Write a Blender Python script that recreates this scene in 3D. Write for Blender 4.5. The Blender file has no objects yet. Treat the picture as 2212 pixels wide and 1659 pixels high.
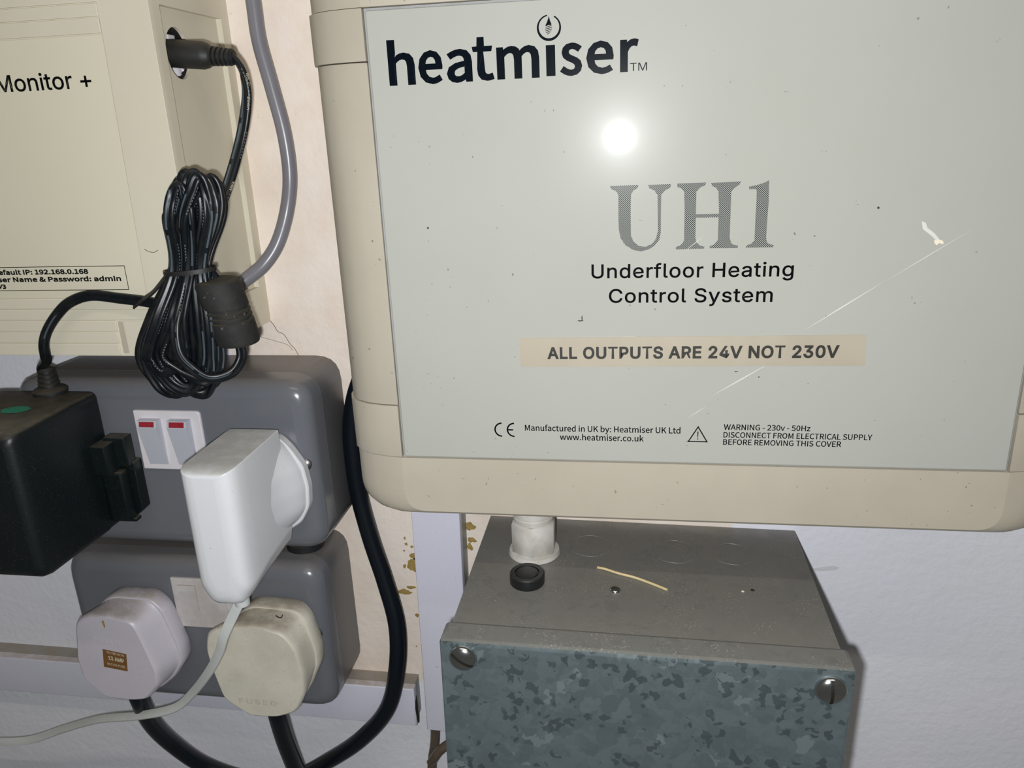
import bpy, bmesh, math, os, random
from mathutils import Vector, Matrix
from mathutils.geometry import tessellate_polygon
random.seed(7)
R = math.radians
sc = bpy.context.scene
col = sc.collection

# ---------------------------------------------------------------- camera, world, lights, exposure
# All measures below are millimetres: x right along the wall, h out of the wall, z up.
Z0 = 1.5                                   # height of the camera over the ground, m
def V(x, h, z): return Vector((x/1000, -h/1000, z/1000 + Z0))

cd = bpy.data.cameras.new('camera'); cam = bpy.data.objects.new('camera', cd); col.objects.link(cam)
cd.sensor_width = 36; cd.lens = 27.612; cd.clip_start = 0.01; cd.clip_end = 50
right = Vector((0.98846, 0.14629, -0.03931)); down = Vector((0.00956, -0.31924, -0.94763)); fwd = Vector((-0.15118, 0.93632, -0.31695))
m = Matrix((right, -down, -fwd)).transposed().to_4x4()
m.translation = V(0, 354.35, 0); cam.matrix_world = m
sc.camera = cam

w = bpy.data.worlds.new('world'); sc.world = w; w.use_nodes = True
w.node_tree.nodes['Background'].inputs[0].default_value = (0.95, 0.93, 0.82, 1)
w.node_tree.nodes['Background'].inputs[1].default_value = 0.08
def lamp(name, kind, loc, energy, color, size):
    l = bpy.data.lights.new(name, kind); l.energy = energy; l.color = color
    if kind == 'AREA': l.shape = 'RECTANGLE'; l.size = size; l.size_y = .035
    else: l.shadow_soft_size = size
    o = bpy.data.objects.new(name, l); col.objects.link(o); o.location = loc; return o
flash = lamp('phone_flash', 'POINT', V(-10, 352, -13), 4.1, (0.97, 0.985, 1.0), 0.004)
lo = lamp('ceiling_tube', 'AREA', V(0, 900, 1150), 3.2, (1.0, 0.90, 0.78), 1.3)
lo.rotation_euler = (Vector(V(0, 0, -80)) - lo.location).to_track_quat('-Z', 'Y').to_euler()
sc.view_settings.view_transform = 'Standard'; sc.view_settings.look = 'None'
sc.view_settings.exposure = 0.0; sc.view_settings.gamma = 1; sc.view_settings.use_curve_mapping = False

# ---------------------------------------------------------------- materials
def hexc(s):
    f = lambda c: (c/12.92 if c <= .04045 else ((c+.055)/1.055)**2.4)
    return tuple(f(int(s[i:i+2], 16)/255) for i in (0, 2, 4)) + (1,)
class NT:
    def __init__(s, name):
        s.m = bpy.data.materials.new(name); s.m.use_nodes = True; s.t = s.m.node_tree
        s.b = s.t.nodes['Principled BSDF']; s.tc = s.n('ShaderNodeTexCoord')
    def n(s, k, **kw):
        x = s.t.nodes.new(k)
        for a, v in kw.items(): setattr(x, a, v)
        return x
    def l(s, a, b): s.t.links.new(a, b)
    def noise(s, scale, detail=3, rough=.6, vec=None):
        x = s.n('ShaderNodeTexNoise'); x.inputs['Scale'].default_value = scale; x.inputs['Detail'].default_value = detail; x.inputs['Roughness'].default_value = rough
        s.l(vec or s.tc.outputs['Object'], x.inputs['Vector']); return x.outputs['Fac']
    def step(s, v, a, b, o0=0, o1=1):
        x = s.n('ShaderNodeMapRange'); x.interpolation_type = 'SMOOTHSTEP'
        s.l(v, x.inputs[0])
        for i, q in enumerate((a, b, o0, o1)): x.inputs[i+1].default_value = q
        return x.outputs[0]
    def math(s, op, a, b=None, c=None):
        x = s.n('ShaderNodeMath', operation=op)
        for i, q in enumerate((a, b, c)):
            if q is None: continue
            if isinstance(q, (int, float)): x.inputs[i].default_value = q
            else: s.l(q, x.inputs[i])
        return x.outputs[0]
    def mix(s, f, a, b):
        x = s.n('ShaderNodeMix', data_type='RGBA')
        for sock, q in ((x.inputs[0], f), (x.inputs[6], a), (x.inputs[7], b)):
            if isinstance(q, (int, float)): sock.default_value = q
            elif isinstance(q, tuple): sock.default_value = q
            else: s.l(q, sock)
        return x.outputs[2]
    def bump(s, hgt, dist, strength=1):
        x = s.n('ShaderNodeBump'); x.inputs['Strength'].default_value = strength; x.inputs['Distance'].default_value = dist
        s.l(hgt, x.inputs['Height']); s.l(x.outputs[0], s.b.inputs['Normal'])

def plastic(name, c, rough=.45, c2=None, var=.5, scale=25, bump=0, bscale=800, spec=.5, specks=None, speckd=.74, dust=None, dustn=.55, metal=0, coat=0):
    N = NT(name); b = N.b; b.inputs['Roughness'].default_value = rough; b.inputs['Specular IOR Level'].default_value = spec
    b.inputs['Metallic'].default_value = metal
    b.inputs['Coat Weight'].default_value = coat; b.inputs['Coat Roughness'].default_value = .05
    c = hexc(c); c2 = hexc(c2) if c2 else tuple(v*.9 for v in c[:3]) + (1,)
    cc = N.mix(N.step(N.noise(scale, 4), .35, .7, 0, var), c, c2)
    if specks:                                       # small dirt marks
        k = N.step(N.noise(520, 2, .5), speckd, speckd+.03)
        gate = N.step(N.noise(90, 1), .5, .62)
        cc = N.mix(N.math('MULTIPLY', N.math('MULTIPLY', k, gate), .75), cc, hexc(specks))
    if dust:                                         # dust that has settled on the upper faces
        g = N.n('ShaderNodeNewGeometry'); s = N.n('ShaderNodeSeparateXYZ'); N.l(g.outputs['Normal'], s.inputs[0])
        up = N.step(s.outputs[2], .35, .95); d = N.step(N.noise(150, 5, .7), .3, .65, .55, 1)
        cc = N.mix(N.math('MULTIPLY', N.math('MULTIPLY', up, d), dustn), cc, hexc(dust))
        fine = N.step(N.noise(1500, 2, .5), .66, .72, 0, .45)
        cc = N.mix(N.math('MULTIPLY', fine, dustn), cc, hexc(dust))
    N.l(cc, b.inputs['Base Color'])
    if bump: N.bump(N.noise(bscale, 3), bump/1000)
    return N.m

M = {}
M['beige'] = plastic('beige_enclosure_plastic', 'b7b0a0', .5, 'ada494', .7, 14, .02, 900, specks='6b6153', speckd=.72)
M['fascia'] = plastic('glossy_grey_fascia', 'aeafa8', .24, 'a8a89e', .6, 9, 0, specks='6a675e', speckd=.735, spec=.045, coat=.25)
M['monitor'] = plastic('ivory_monitor_plastic', 'd6d0bd', .5, 'cec7b2', .6, 12, .02, 900, specks='857c6c', speckd=.76)
M['monitor_panel'] = plastic('ivory_front_sheet', 'd6d1bc', .45, 'cfc9b2', .5, 10)
M['ink'] = plastic('dark_blue_ink', '080f17', .24, var=0, spec=.045, coat=.25)
M['black_ink'] = plastic('black_ink', '08090c', .24, var=0, spec=.045, coat=.25)
M['soft_ink'] = plastic('dark_grey_ink', '33322f', .4, var=0)
M['tape'] = plastic('yellowed_label_tape', 'b3aa98', .35, 'aba190', .8, 30)
M['socket'] = plastic('grey_hammered_socket_paint', '6c6f75', .22, '676a71', .5, 20, .015, 700, dust='7d746b', dustn=.55, spec=.5)
M['socket_box'] = plastic('grey_socket_box_paint', '646467', .38, '5c5c5f', .5, 20, .015, 700, dust='71675e', dustn=.6)
M['white'] = plastic('white_switch_plastic', 'dcd9dd', .35, 'd4d0d4', .4, 30)
M['dusty_white'] = plastic('dusty_white_plastic', 'cfcac9', .5, 'b5aea8', .8, 60, dust='9b9084', dustn=.6)
M['rocker'] = plastic('grey_white_rocker', 'bfc1cb', .35, var=0)
M['red'] = plastic('red_switch_flag', '9c2733', .35, '7f1d28', .6, 300)
M['charger'] = plastic('bright_white_charger_plastic', 'dadce0', .33, 'd6d8da', .3, 30, dust='a9a8a0', dustn=.75)
M['lilac_plug'] = plastic('lilac_white_plug_plastic', 'cbc6d1', .38, 'c4bfc8', .5, 40, .03, 300, dust='948a7e', dustn=.8, specks='7a7068', speckd=.76)
M['cream_plug'] = plastic('dirty_cream_plug_plastic', 'd8d3c5', .5, 'cac4b4', .8, 60, .03, 300, dust='8d8270', dustn=.85, specks='453f38', speckd=.70)
M['relief_tint_lilac'] = plastic('lit_relief_tint_lilac', 'd6d2db', .3, var=0)  # lighter than the plug: painted light on letters modelled flat
M['relief_tint_cream'] = plastic('shaded_relief_tint_cream', 'c4bdac', .4, var=0)  # darker than the plug: painted shade on letters modelled flat
M['brown_label'] = plastic('brown_rating_label', '805a30', .4, '6f4d28', .6, 200)
M['label_print'] = plastic('pale_label_print', 'cfc5ae', .5, var=0)
M['black_plastic'] = plastic('dusty_black_plastic', '0a1214', .42, '0d1817', .6, 40, .03, 1200, dust='5c554a', dustn=.72, specks='8a8478', speckd=.77)
M['black_rubber'] = plastic('black_rubber', '1a1c1e', .55, '26241f', .7, 120, .02, 1500, dust='5a5347', dustn=.5)
M['ferrite'] = plastic('dusty_black_ferrite_jacket', '1c1d1e', .75, '2a2926', .8, 180, .06, 1500, dust='55503f', dustn=.55, specks='6c675c', speckd=.68)
M['mains'] = plastic('black_mains_flex', '07101a', .35, '0a1318', .6, 60, .02, 900, dust='3b352c', dustn=.5)
M['grey_cable'] = plastic('grey_pvc_cable', '7d7c83', .3, '76757b', .5, 60)
M['usb_cable'] = plastic('off_white_flat_cable', 'd9dddb', .4, 'd2d6d2', .5, 60, dust='a9a699', dustn=.4)
M['trunk'] = plastic('lilac_white_trunking', 'dcdceb', .4, 'd5d5e2', .5, 14, specks='6e6a66', speckd=.75, dust='a69684', dustn=.8)
M['trunk_base'] = plastic('trunking_channel', '9b9d9c', .5, '8c8d88', .7, 60, dust='8f8272', dustn=.8)
M['nylon'] = plastic('white_nylon_gland', 'd3d0c9', .5, 'beb8ae', .8, 120, .03, 600, specks='6b6257', speckd=.7)
M['black_bung'] = plastic('black_bung', '17191c', .4, '1f2022', .5, 100, dust='4b4a46', dustn=.35)
M['hole_shade'] = plastic('painted_hole_shade', '050606', .8, var=0)  # near-black colour standing in for shade deep in the inlet hole
M['cream_wire'] = plastic('cream_sliver', 'd9c89c', .5, 'c7b484', .6, 100)
M['chip'] = plastic('cream_paint_fleck', 'e8ddc8', .6, var=0)
M['scratch'] = plastic('pale_scuff', 'd6d6cc', .35, var=0)
M['stain'] = plastic('ochre_glue_stain', 'a98f52', .7, '8f7642', .8, 400)
M['crumb'] = plastic('dark_crumb', '1b1813', .7, var=0)
M['crack'] = plastic('plaster_crack', '6e6254', .8, var=0)
M['sticker'] = plastic('green_foil_sticker', '2f8f72', .35, '1a6a54', .9, 900)
M['steel'] = plastic('bright_zinc_screw', 'd2d6d8', .17, 'b9bdbd', .6, 200, metal=1)
M['dull_steel'] = plastic('dull_screw', '8b8a88', .35, '77756f', .6, 200, metal=.9)
M['brass'] = plastic('brown_tarnished_pipe', '75685a', .3, '50463b', .9, 90, metal=.4)

def galvanised(name, a, b_, c, metal, dusty):
    N = NT(name); v = N.n('ShaderNodeTexVoronoi'); v.inputs['Scale'].default_value = 165
    d = N.n('ShaderNodeTexNoise'); d.inputs['Scale'].default_value = 260; N.l(N.tc.outputs['Object'], d.inputs['Vector'])
    va = N.n('ShaderNodeVectorMath', operation='SCALE'); N.l(d.outputs['Color'], va.inputs[0]); va.inputs['Scale'].default_value = .006
    vb = N.n('ShaderNodeVectorMath', operation='ADD'); N.l(va.outputs[0], vb.inputs[0]); N.l(N.tc.outputs['Object'], vb.inputs[1])
    N.l(vb.outputs[0], v.inputs['Vector'])
    v2 = N.n('ShaderNodeTexVoronoi'); v2.inputs['Scale'].default_value = 330; N.l(vb.outputs[0], v2.inputs['Vector'])
    s1 = N.n('ShaderNodeSeparateColor'); N.l(v.outputs['Color'], s1.inputs[0]); s2 = N.n('ShaderNodeSeparateColor'); N.l(v2.outputs['Color'], s2.inputs[0])
    big = N.noise(35, 3)
    cc = N.mix(N.step(N.math('ADD', N.math('MULTIPLY', s1.outputs[0], .6), N.math('MULTIPLY', s2.outputs[1], .4)), .15, .85), hexc(a), hexc(b_))
    cc = N.mix(N.step(N.math('MULTIPLY', s1.outputs[1], big), .5, .52, 0, .5), cc, hexc(c))
    # dark crystals
    cc = N.mix(N.step(N.math('ADD', s2.outputs[2], big), 1.36, 1.39, 0, .65), cc, hexc('3c474b'))
    g = N.n('ShaderNodeNewGeometry'); s = N.n('ShaderNodeSeparateXYZ'); N.l(g.outputs['Normal'], s.inputs[0])
    up = N.math('MULTIPLY', N.step(s.outputs[2], .3, .95), N.step(N.noise(22, 5, .7), .2, .7, dusty*.75, dusty))
    cc = N.mix(up, cc, hexc('7d7a74'))
    fine = N.math('MULTIPLY', N.step(N.noise(1100, 2), .6, .68, 0, .8), N.step(s.outputs[2], .3, .9))
    fine = N.math('MULTIPLY', fine, N.step(N.noise(60, 2), .42, .62))
    cc = N.mix(fine, cc, hexc('aaa59c'))
    N.l(cc, N.b.inputs['Base Color'])
    N.l(N.math('MULTIPLY', metal, N.math('SUBTRACT', 1, up)), N.b.inputs['Metallic'])
    N.l(N.step(s1.outputs[2], 0, 1, .36, .5), N.b.inputs['Roughness'])
    N.bump(N.noise(600, 3), .00002)
    return N.m
M['galv'] = galvanised('galvanised_lid_steel', '5f6b6e', '6a767a', '8a9599', .3, .85)
M['galv_body'] = galvanised('galvanised_body_steel', '757876', '7d807e', '8c9090', .3, .95)

def wall_material():
    N = NT('painted_plaster'); s = N.n('ShaderNodeSeparateXYZ'); N.l(N.tc.outputs['Object'], s.inputs[0])
    wob = N.math('MULTIPLY', N.math('SUBTRACT', N.noise(30, 4), .5), .02)
    x = N.math('ADD', s.outputs[0], wob); z = N.math('ADD', s.outputs[2], N.math('MULTIPLY', wob, .6))
    inx = N.math('MULTIPLY', N.step(x, -.2005, -.1995), N.step(x, .049, .051, 1, 0))
    patch = N.math('MULTIPLY', inx, N.step(z, -.3, -.296))
    white = N.mix(N.step(N.noise(9, 3), .35, .7), hexc('f0f0fa'), hexc('ebeef4'))
    cream = N.mix(N.step(N.noise(22, 4), .35, .7), hexc('f5eadf'), hexc('ecdccd'))
    cream = N.mix(N.step(N.noise(210, 5, .75), .64, .72, 0, .35), cream, hexc('8f8274'))
    cc = N.mix(patch, white, cream)
    cc = N.mix(N.math('MULTIPLY', N.step(N.noise(420, 2), .73, .76), N.step(N.noise(80, 1), .5, .6, 0, .7)), cc, hexc('6b6156'))
    N.l(cc, N.b.inputs['Base Color']); N.b.inputs['Roughness'].default_value = .55
    h = N.math('ADD', N.math('MULTIPLY', N.noise(260, 4, .55), .7), N.math('MULTIPLY', N.noise(60, 2), .9))
    N.bump(h, .0007, .7)
    return N.m
M['wall'] = wall_material()

def cord_material(name, always):
    N = NT(name); u = N.n('ShaderNodeSeparateXYZ'); N.l(N.tc.outputs['UV'], u.inputs[0])
    v = u.outputs[1]; l = u.outputs[0]
    win = N.math('MULTIPLY', N.step(v, .345, .35), N.step(v, .405, .41, 1, 0))
    if not always: win = N.math('MULTIPLY', win, N.step(N.noise(34, 1), .5, .53))
    dash = N.math('LESS_THAN', N.math('FRACT', N.math('MULTIPLY', l, 1/17)), .86)
    base = N.mix(N.step(N.noise(140, 4), .45, .75, 0, .6), hexc('0a1016'), hexc('23231f'))
    cc = N.mix(N.math('MULTIPLY', win, dash), base, hexc('4a565d'))
    # pale printing along the other core
    pw = N.math('MULTIPLY', N.step(v, .655, .66), N.step(v, .69, .695, 1, 0))
    pr = N.math('MULTIPLY', N.math('LESS_THAN', N.math('FRACT', N.math('MULTIPLY', l, 1/1.3)), .55), N.math('LESS_THAN', N.math('FRACT', N.math('MULTIPLY', l, 1/23)), .5))
    cc = N.mix(N.math('MULTIPLY', N.math('MULTIPLY', pw, pr), .45), cc, hexc('8d9494'))
    N.l(cc, N.b.inputs['Base Color']); N.b.inputs['Roughness'].default_value = .38
    return N.m
M['cord'] = cord_material('striped_black_cord', False); M['cord_run'] = cord_material('striped_black_cord_run', True)

def halftone():
    N = NT('halftone_dot_print'); mp = N.n('ShaderNodeMapping'); mp.inputs['Rotation'].default_value = (0, R(45), 0)
    N.l(N.tc.outputs['Object'], mp.inputs[0])
    s = N.n('ShaderNodeSeparateXYZ'); N.l(mp.outputs[0], s.inputs[0]); k = 2*math.pi/.00050
    a = N.math('SINE', N.math('MULTIPLY', s.outputs[0], k)); b = N.math('SINE', N.math('MULTIPLY', s.outputs[2], k))
    f = N.step(N.math('ADD', a, b), -.35, .15)
    N.l(N.mix(f, hexc('a6a79f'), hexc('2c3136')), N.b.inputs['Base Color']); N.b.inputs['Roughness'].default_value = .24; N.b.inputs['Specular IOR Level'].default_value = .045; N.b.inputs['Coat Weight'].default_value = .3; N.b.inputs['Coat Roughness'].default_value = .05
    return N.m
M['halftone'] = halftone()

# ---------------------------------------------------------------- objects and shapes
ORG = {}
def props(o, label=None, cat=None, group=None, kind=None):
    for k, v in (('label', label), ('category', cat), ('group', group), ('kind', kind)):
        if v: o[k] = v
    return o
def thing(name, label, cat, at, group=None, roty=0):
    o = bpy.data.objects.new(name, None); o.empty_display_size = .01; col.objects.link(o)
    o.location = V(*at); o.rotation_euler.y = roty; ORG[o] = Vector((0, 0, 0)) if roty else V(*at)
    return props(o, label, cat, group)
def put(name, verts, faces, mat, parent=None, smooth=True, local=False, angle=35, uvs=None, label=None, axflat=False):
    """verts in mm (x,h,z); one mesh object"""
    me = bpy.data.meshes.new(name)
    if local: org = Vector((0, 0, 0)); vs = [Vector((a/1000, -b/1000, c/1000)) for a, b, c in verts]
    else:
        org = ORG.get(parent, Vector((0, 0, Z0))); vs = [V(*v) - org for v in verts]
    me.from_pydata(vs, [], faces); me.validate()
    if uvs:
        ul = me.uv_layers.new(name='uv')
        for p in me.polygons:
            for li in p.loop_indices: ul.data[li].uv = uvs[me.loops[li].vertex_index]
        for p in me.polygons:                         # keep the seam from wrapping
            vv = [ul.data[li].uv[1] for li in p.loop_indices]
            if max(vv)-min(vv) > .5:
                for li in p.loop_indices:
                    if ul.data[li].uv[1] < .5: ul.data[li].uv[1] += 1
    bm = bmesh.new(); bm.from_mesh(me); bmesh.ops.recalc_face_normals(bm, faces=bm.faces)
    if smooth:
        for f in bm.faces: f.smooth = len(f.verts) <= 4 and not (axflat and max(abs(c) for c in f.normal) > .9995)
        for e in bm.edges:
            if len(e.link_faces) == 2 and e.calc_face_angle(0) > R(angle): e.smooth = False
    bm.to_mesh(me); bm.free()
    me.materials.append(M[mat] if isinstance(mat, str) else mat)
    o = bpy.data.objects.new(name, me); col.objects.link(o)
    if parent: o.parent = parent
    else: o.location = (0, 0, Z0)
    ORG[o] = org
    if label: o['label'] = label
    return o
def inset(poly, d):
    n = len(poly); out = []; A = sum(poly[i][0]*poly[(i+1) % n][1]-poly[(i+1) % n][0]*poly[i][1] for i in range(n)); sg = 1 if A > 0 else -1
    for i in range(n):
        p0, p1, p2 = Vector(poly[i-1]), Vector(poly[i]), Vector(poly[(i+1) % n])
        e1 = (p1-p0).normalized(); e2 = (p2-p1).normalized()
        n1 = Vector((-e1.y, e1.x))*sg; n2 = Vector((-e2.y, e2.x))*sg
        b = n1+n2; b = b/max(.35, b.length_squared/2) if b.length > 1e-6 else n1
        q = p1+b*d; out.append((q.x, q.y))
    return out
def rpoly(pts, r, seg=5):
    """polygon with rounded corners; r one radius or a list"""
    n = len(pts); out = []
    for i in range(n):
        rr = r[i] if isinstance(r, (list, tuple)) else r
        p0, p1, p2 = Vector(pts[i-1]), Vector(pts[i]), Vector(pts[(i+1) % n])
        a, b = p0-p1, p2-p1
        if rr <= 0: out.append(tuple(p1)); continue
        ang = a.angle(b); t = min(rr/math.tan(ang/2), a.length*.49, b.length*.49)
        q0, q2 = p1+a.normalized()*t, p1+b.normalized()*t
        for k in range(seg+1):
            s = k/seg; q = q0*(1-s)**2+p1*2*s*(1-s)+q2*s*s; out.append((q.x, q.y))
    return out
def radial(poly, cx, cz, n=72, soft=0):
    out = []
    for k in range(n):
        a = 2*math.pi*k/n; dx, dz = math.cos(a), math.sin(a); best = 0
        for i in range(len(poly)):
            (x1, z1), (x2, z2) = poly[i-1], poly[i]; ex, ez = x2-x1, z2-z1; den = dx*ez-dz*ex
            if abs(den) < 1e-9: continue
            t_ = ((x1-cx)*ez-(z1-cz)*ex)/den; u_ = ((x1-cx)*dz-(z1-cz)*dx)/den
            if t_ > 0 and -1e-6 <= u_ <= 1+1e-6: best = max(best, t_)
        out.append(best)
    for _ in range(soft): out = [(out[i-1]+2*out[i]+out[(i+1) % n])/4 for i in range(n)]
    return [(cx+r_*math.cos(2*math.pi*k/n), cz+r_*math.sin(2*math.pi*k/n)) for k, r_ in enumerate(out)]
def rrect(x0, x1, z0, z1, r, seg=5): return rpoly([(x0, z0), (x1, z0), (x1, z1), (x0, z1)], r, seg)
def loft(name, levels, mat, parent=None, local=False, angle=35, label=None, cap=(True, True)):
    """levels [(h, polygon)] from back to front"""
    n = len(levels[0][1]); vs = [(x, h, z) for h, pl in levels for x, z in pl]; fs = []
    for k in range(len(levels)-1):
        for i in range(n): j = (i+1) % n; fs.append((k*n+i, k*n+j, (k+1)*n+j, (k+1)*n+i))
    if cap[0]: fs.append(tuple(range(n)))
    if cap[1]: fs.append(tuple(range((len(levels)-1)*n, len(levels)*n)))
    return put(name, vs, fs, mat, parent, local=local, angle=angle, label=label)
def slab(name, poly, h0, h1, mat, parent=None, bev=.4, **kw):
    b = min(bev, (h1-h0)*.49)
    lv = [(h0, poly), (h1-b, poly), (h1-b*.5, inset(poly, b*.13)), (h1-b*.13, inset(poly, b*.5)), (h1, inset(poly, b))] if b > 0 else [(h0, poly), (h1, poly)]
    return loft(name, lv, mat, parent, **kw)
def box(name, x0, x1, h0, h1, z0, z1, mat, parent=None, bev=.3, local=False, label=None):
    bm = bmesh.new(); bmesh.ops.create_cube(bm, size=1)
    for v in bm.verts: v.co = Vector((x0+(v.co.x+.5)*(x1-x0), h0+(v.co.y+.5)*(h1-h0), z0+(v.co.z+.5)*(z1-z0)))
    if bev: bmesh.ops.bevel(bm, geom=bm.edges[:], offset=bev, segments=2, profile=.5, affect='EDGES')
    vs = [tuple(v.co) for v in bm.verts]; bm.verts.index_update(); fs = [tuple(v.index for v in f.verts) for f in bm.faces]; bm.free()
    return put(name, vs, fs, mat, parent, local=local, label=label, axflat=True)
def lathe(name, at, axis, prof, mat, parent=None, n=28, local=False, label=None, hexa=False, angle=35):
    """profile [(radius, along)] around the axis"""
    ax = Vector(axis).normalized(); u = ax.orthogonal().normalized() if abs(ax.z) < .9 else Vector((1, 0, 0)); v = ax.cross(u)
    if hexa: n = 6
    vs = []; fs = []
    for r, t in prof:
        for i in range(n):
            a = 2*math.pi*(i+.5*(1 if hexa else 0))/n; vs.append(tuple(Vector(at)+ax*t+(u*math.cos(a)+v*math.sin(a))*r))
    for k in range(len(prof)-1):
        for i in range(n): j = (i+1) % n; fs.append((k*n+i, k*n+j, (k+1)*n+j, (k+1)*n+i))
    fs.append(tuple(range(n))); fs.append(tuple(range((len(prof)-1)*n, len(prof)*n)))
    return put(name, vs, fs, mat, parent, local=local, label=label, angle=angle)
def catmull(pts, sub=8, closed=False):
    P = [Vector(p) for p in pts]; n = len(P); out = []
    for i in range(n if closed else n-1):
        g = (lambda k: P[k % n]) if closed else (lambda k: P[max(0, min(n-1, k))])
        a, b, c, d = g(i-1), g(i), g(i+1), g(i+2)
        for k in range(sub):
            t = k/sub
            out.append(.5*((2*b)+(c-a)*t+(2*a-5*b+4*c-d)*t*t+(3*b-a-3*c+d)*t**3))
    if not closed: out.append(P[-1])
    return out
def circle_prof(r, n=14): return [(r*math.cos(2*math.pi*i/n), r*math.sin(2*math.pi*i/n)) for i in range(n)]
def twin_prof(r):
    o = []
    for k in range(9): a = R(-140+35*k); o.append((r*.93+r*math.cos(a), r*math.sin(a)))
    for k in range(9): a = R(40+35*k); o.append((-r*.93+r*math.cos(a), r*math.sin(a)))
    return o
def sweep(name, pts, prof, mat, parent=None, sub=8, twist=None, closed=False, scale=None, label=None, local=False):
    """sweeps a profile (side, towards the viewer's side of the wall) along a smoothed path; twist in degrees per control point"""
    path = catmull(pts, sub, closed); m = len(path); n = len(prof)
    nc = len(pts) if closed else len(pts)-1
    def lerp(arr, i):
        if arr is None: return None
        t = i/sub; k = int(t); f = t-k; L = len(arr)
        a = arr[k % L] if closed else arr[min(k, L-1)]; b = arr[(k+1) % L] if closed else arr[min(k+1, L-1)]
        return a*(1-f)+b*f
    vs = []; uv = []; dist = 0
    for i, p in enumerate(path):
        if closed: T = path[(i+1) % m]-path[i-1]
        else: T = path[min(m-1, i+1)]-path[max(0, i-1)]
        T.normalize()
        if i: dist += (p-path[i-1]).length
        N_ = Vector((0, 1, 0)); N_ = N_-T*N_.dot(T)
        if N_.length < .15: N_ += Vector((0, 0, .3))-T*T.z*.3
        N_.normalize(); S = T.cross(N_)
        tw = R(lerp(twist, i) or 0); c, s_ = math.cos(tw), math.sin(tw); k = lerp(scale, i) or 1
        for j, (a, b) in enumerate(prof):
            a2, b2 = (a*c-b*s_)*k, (a*s_+b*c)*k
            vs.append(tuple(p+S*a2+N_*b2)); uv.append((dist, j/n))
    fs = []
    for i in range(m if closed else m-1):
        k = (i+1) % m
        for j in range(n): l = (j+1) % n; fs.append((i*n+j, i*n+l, k*n+l, k*n+j))
    if not closed: fs += [tuple(range(n)), tuple(range((m-1)*n, m*n))]
    return put(name, vs, fs, mat, parent, uvs=uv, label=label, local=local, angle=50)
def flat(name, polys, h, mat, parent, th=.05, local=False, label=None, place=None):
    """thin printed or cut-out shapes: polygons (outer loops) lying on the plane h, or placed by a function (x,z)->(x,h,z)"""
    vs = []; fs = []
    for pl in polys:
        loops = pl if isinstance(pl[0][0], (tuple, list)) else [pl]
        ptsl = [p for lp in loops for p in lp]
        tr = tessellate_polygon([[Vector((p[0], p[1], 0)) for p in lp] for lp in loops])
        b = len(vs); vs += [(place(p[0], p[1]) if place else (p[0], h, p[1])) for p in ptsl]; fs += [tuple(b+i for i in t) for t in tr]
    return put(name, vs, fs, mat, parent, smooth=False, local=local, label=label)
FD = bpy.utils.system_resource('DATAFILES', path='fonts') or ''
FONTS = {}
def font(k):
    if k not in FONTS:
        try: FONTS[k] = bpy.data.fonts.load(os.path.join(FD, k))
        except Exception: FONTS[k] = None
    return FONTS[k]
SANS, HUMAN = 'Inter.woff2', 'Noto Sans CJK Regular.woff2'
def glyphs(body, fnt=None, spacing=1.0):
    c = bpy.data.curves.new('type', 'FONT'); c.body = body; c.space_character = spacing; c.resolution_u = 3
    f = font(fnt) if fnt else None
    if f: c.font = f
    o = bpy.data.objects.new('type', c); col.objects.link(o)
    dg = bpy.context.evaluated_depsgraph_get(); me = bpy.data.meshes.new_from_object(o.evaluated_get(dg))
    bm = bmesh.new(); bm.from_mesh(me); bmesh.ops.remove_doubles(bm, verts=bm.verts, dist=1e-5); bm.verts.index_update()
    vs = [(v.co.x, v.co.y) for v in bm.verts]; fs = []
    for f_ in bm.faces:
        t = [v.index for v in f_.verts]
        A = sum(vs[t[i]][0]*vs[t[(i+1) % len(t)]][1]-vs[t[(i+1) % len(t)]][0]*vs[t[i]][1] for i in range(len(t)))
        fs.append(t if A > 0 else t[::-1])
    bm.free(); bpy.data.objects.remove(o); bpy.data.curves.remove(c); bpy.data.meshes.remove(me)
    return vs, fs
def thicken(vs, fs, d, dz=None):
    dz = d if dz is None else dz
    cnt = {}
    for f in fs:
        for i in range(len(f)): a, b = f[i], f[(i+1) % len(f)]; cnt[(a, b)] = 1
    bd = [(a, b) for a, b in cnt if (b, a) not in cnt]
    nrm = {}
    for a, b in bd:
        e = Vector(vs[b])-Vector(vs[a])
        if e.length < 1e-9: continue
        e.normalize(); n = Vector((e.y, -e.x))
        nrm.setdefault(a, []).append(n); nrm.setdefault(b, []).append(n)
    new = list(vs); ix = {}
    for v, ns in nrm.items():
        s = sum(ns, Vector((0, 0))); s = s/max(.5, s.length_squared/2) if len(ns) == 2 and s.length > 1e-6 else s/max(1, len(ns))
        if s.length > 1.8: s = s.normalized()*1.8
        ix[v] = len(new); new.append((vs[v][0]+s.x*d, vs[v][1]+s.y*dz))
    return new, fs+[[a, b, ix[b], ix[a]] for a, b in bd if a in ix and b in ix]
def ply(vs, fs):
    """prints overlapping strokes as separate ink layers a few microns apart"""
    V2, F2 = [], []
    for i, f in enumerate(fs):
        b = len(V2); V2 += [(vs[j][0], vs[j][1]+.0035*(i % 9), vs[j][2]) for j in f]; F2.append(tuple(range(b, b+len(f))))
    return V2, F2
def bbox(vs): xs = [v[0] for v in vs]; zs = [v[1] for v in vs]; return min(xs), max(xs), min(zs), max(zs)
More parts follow.
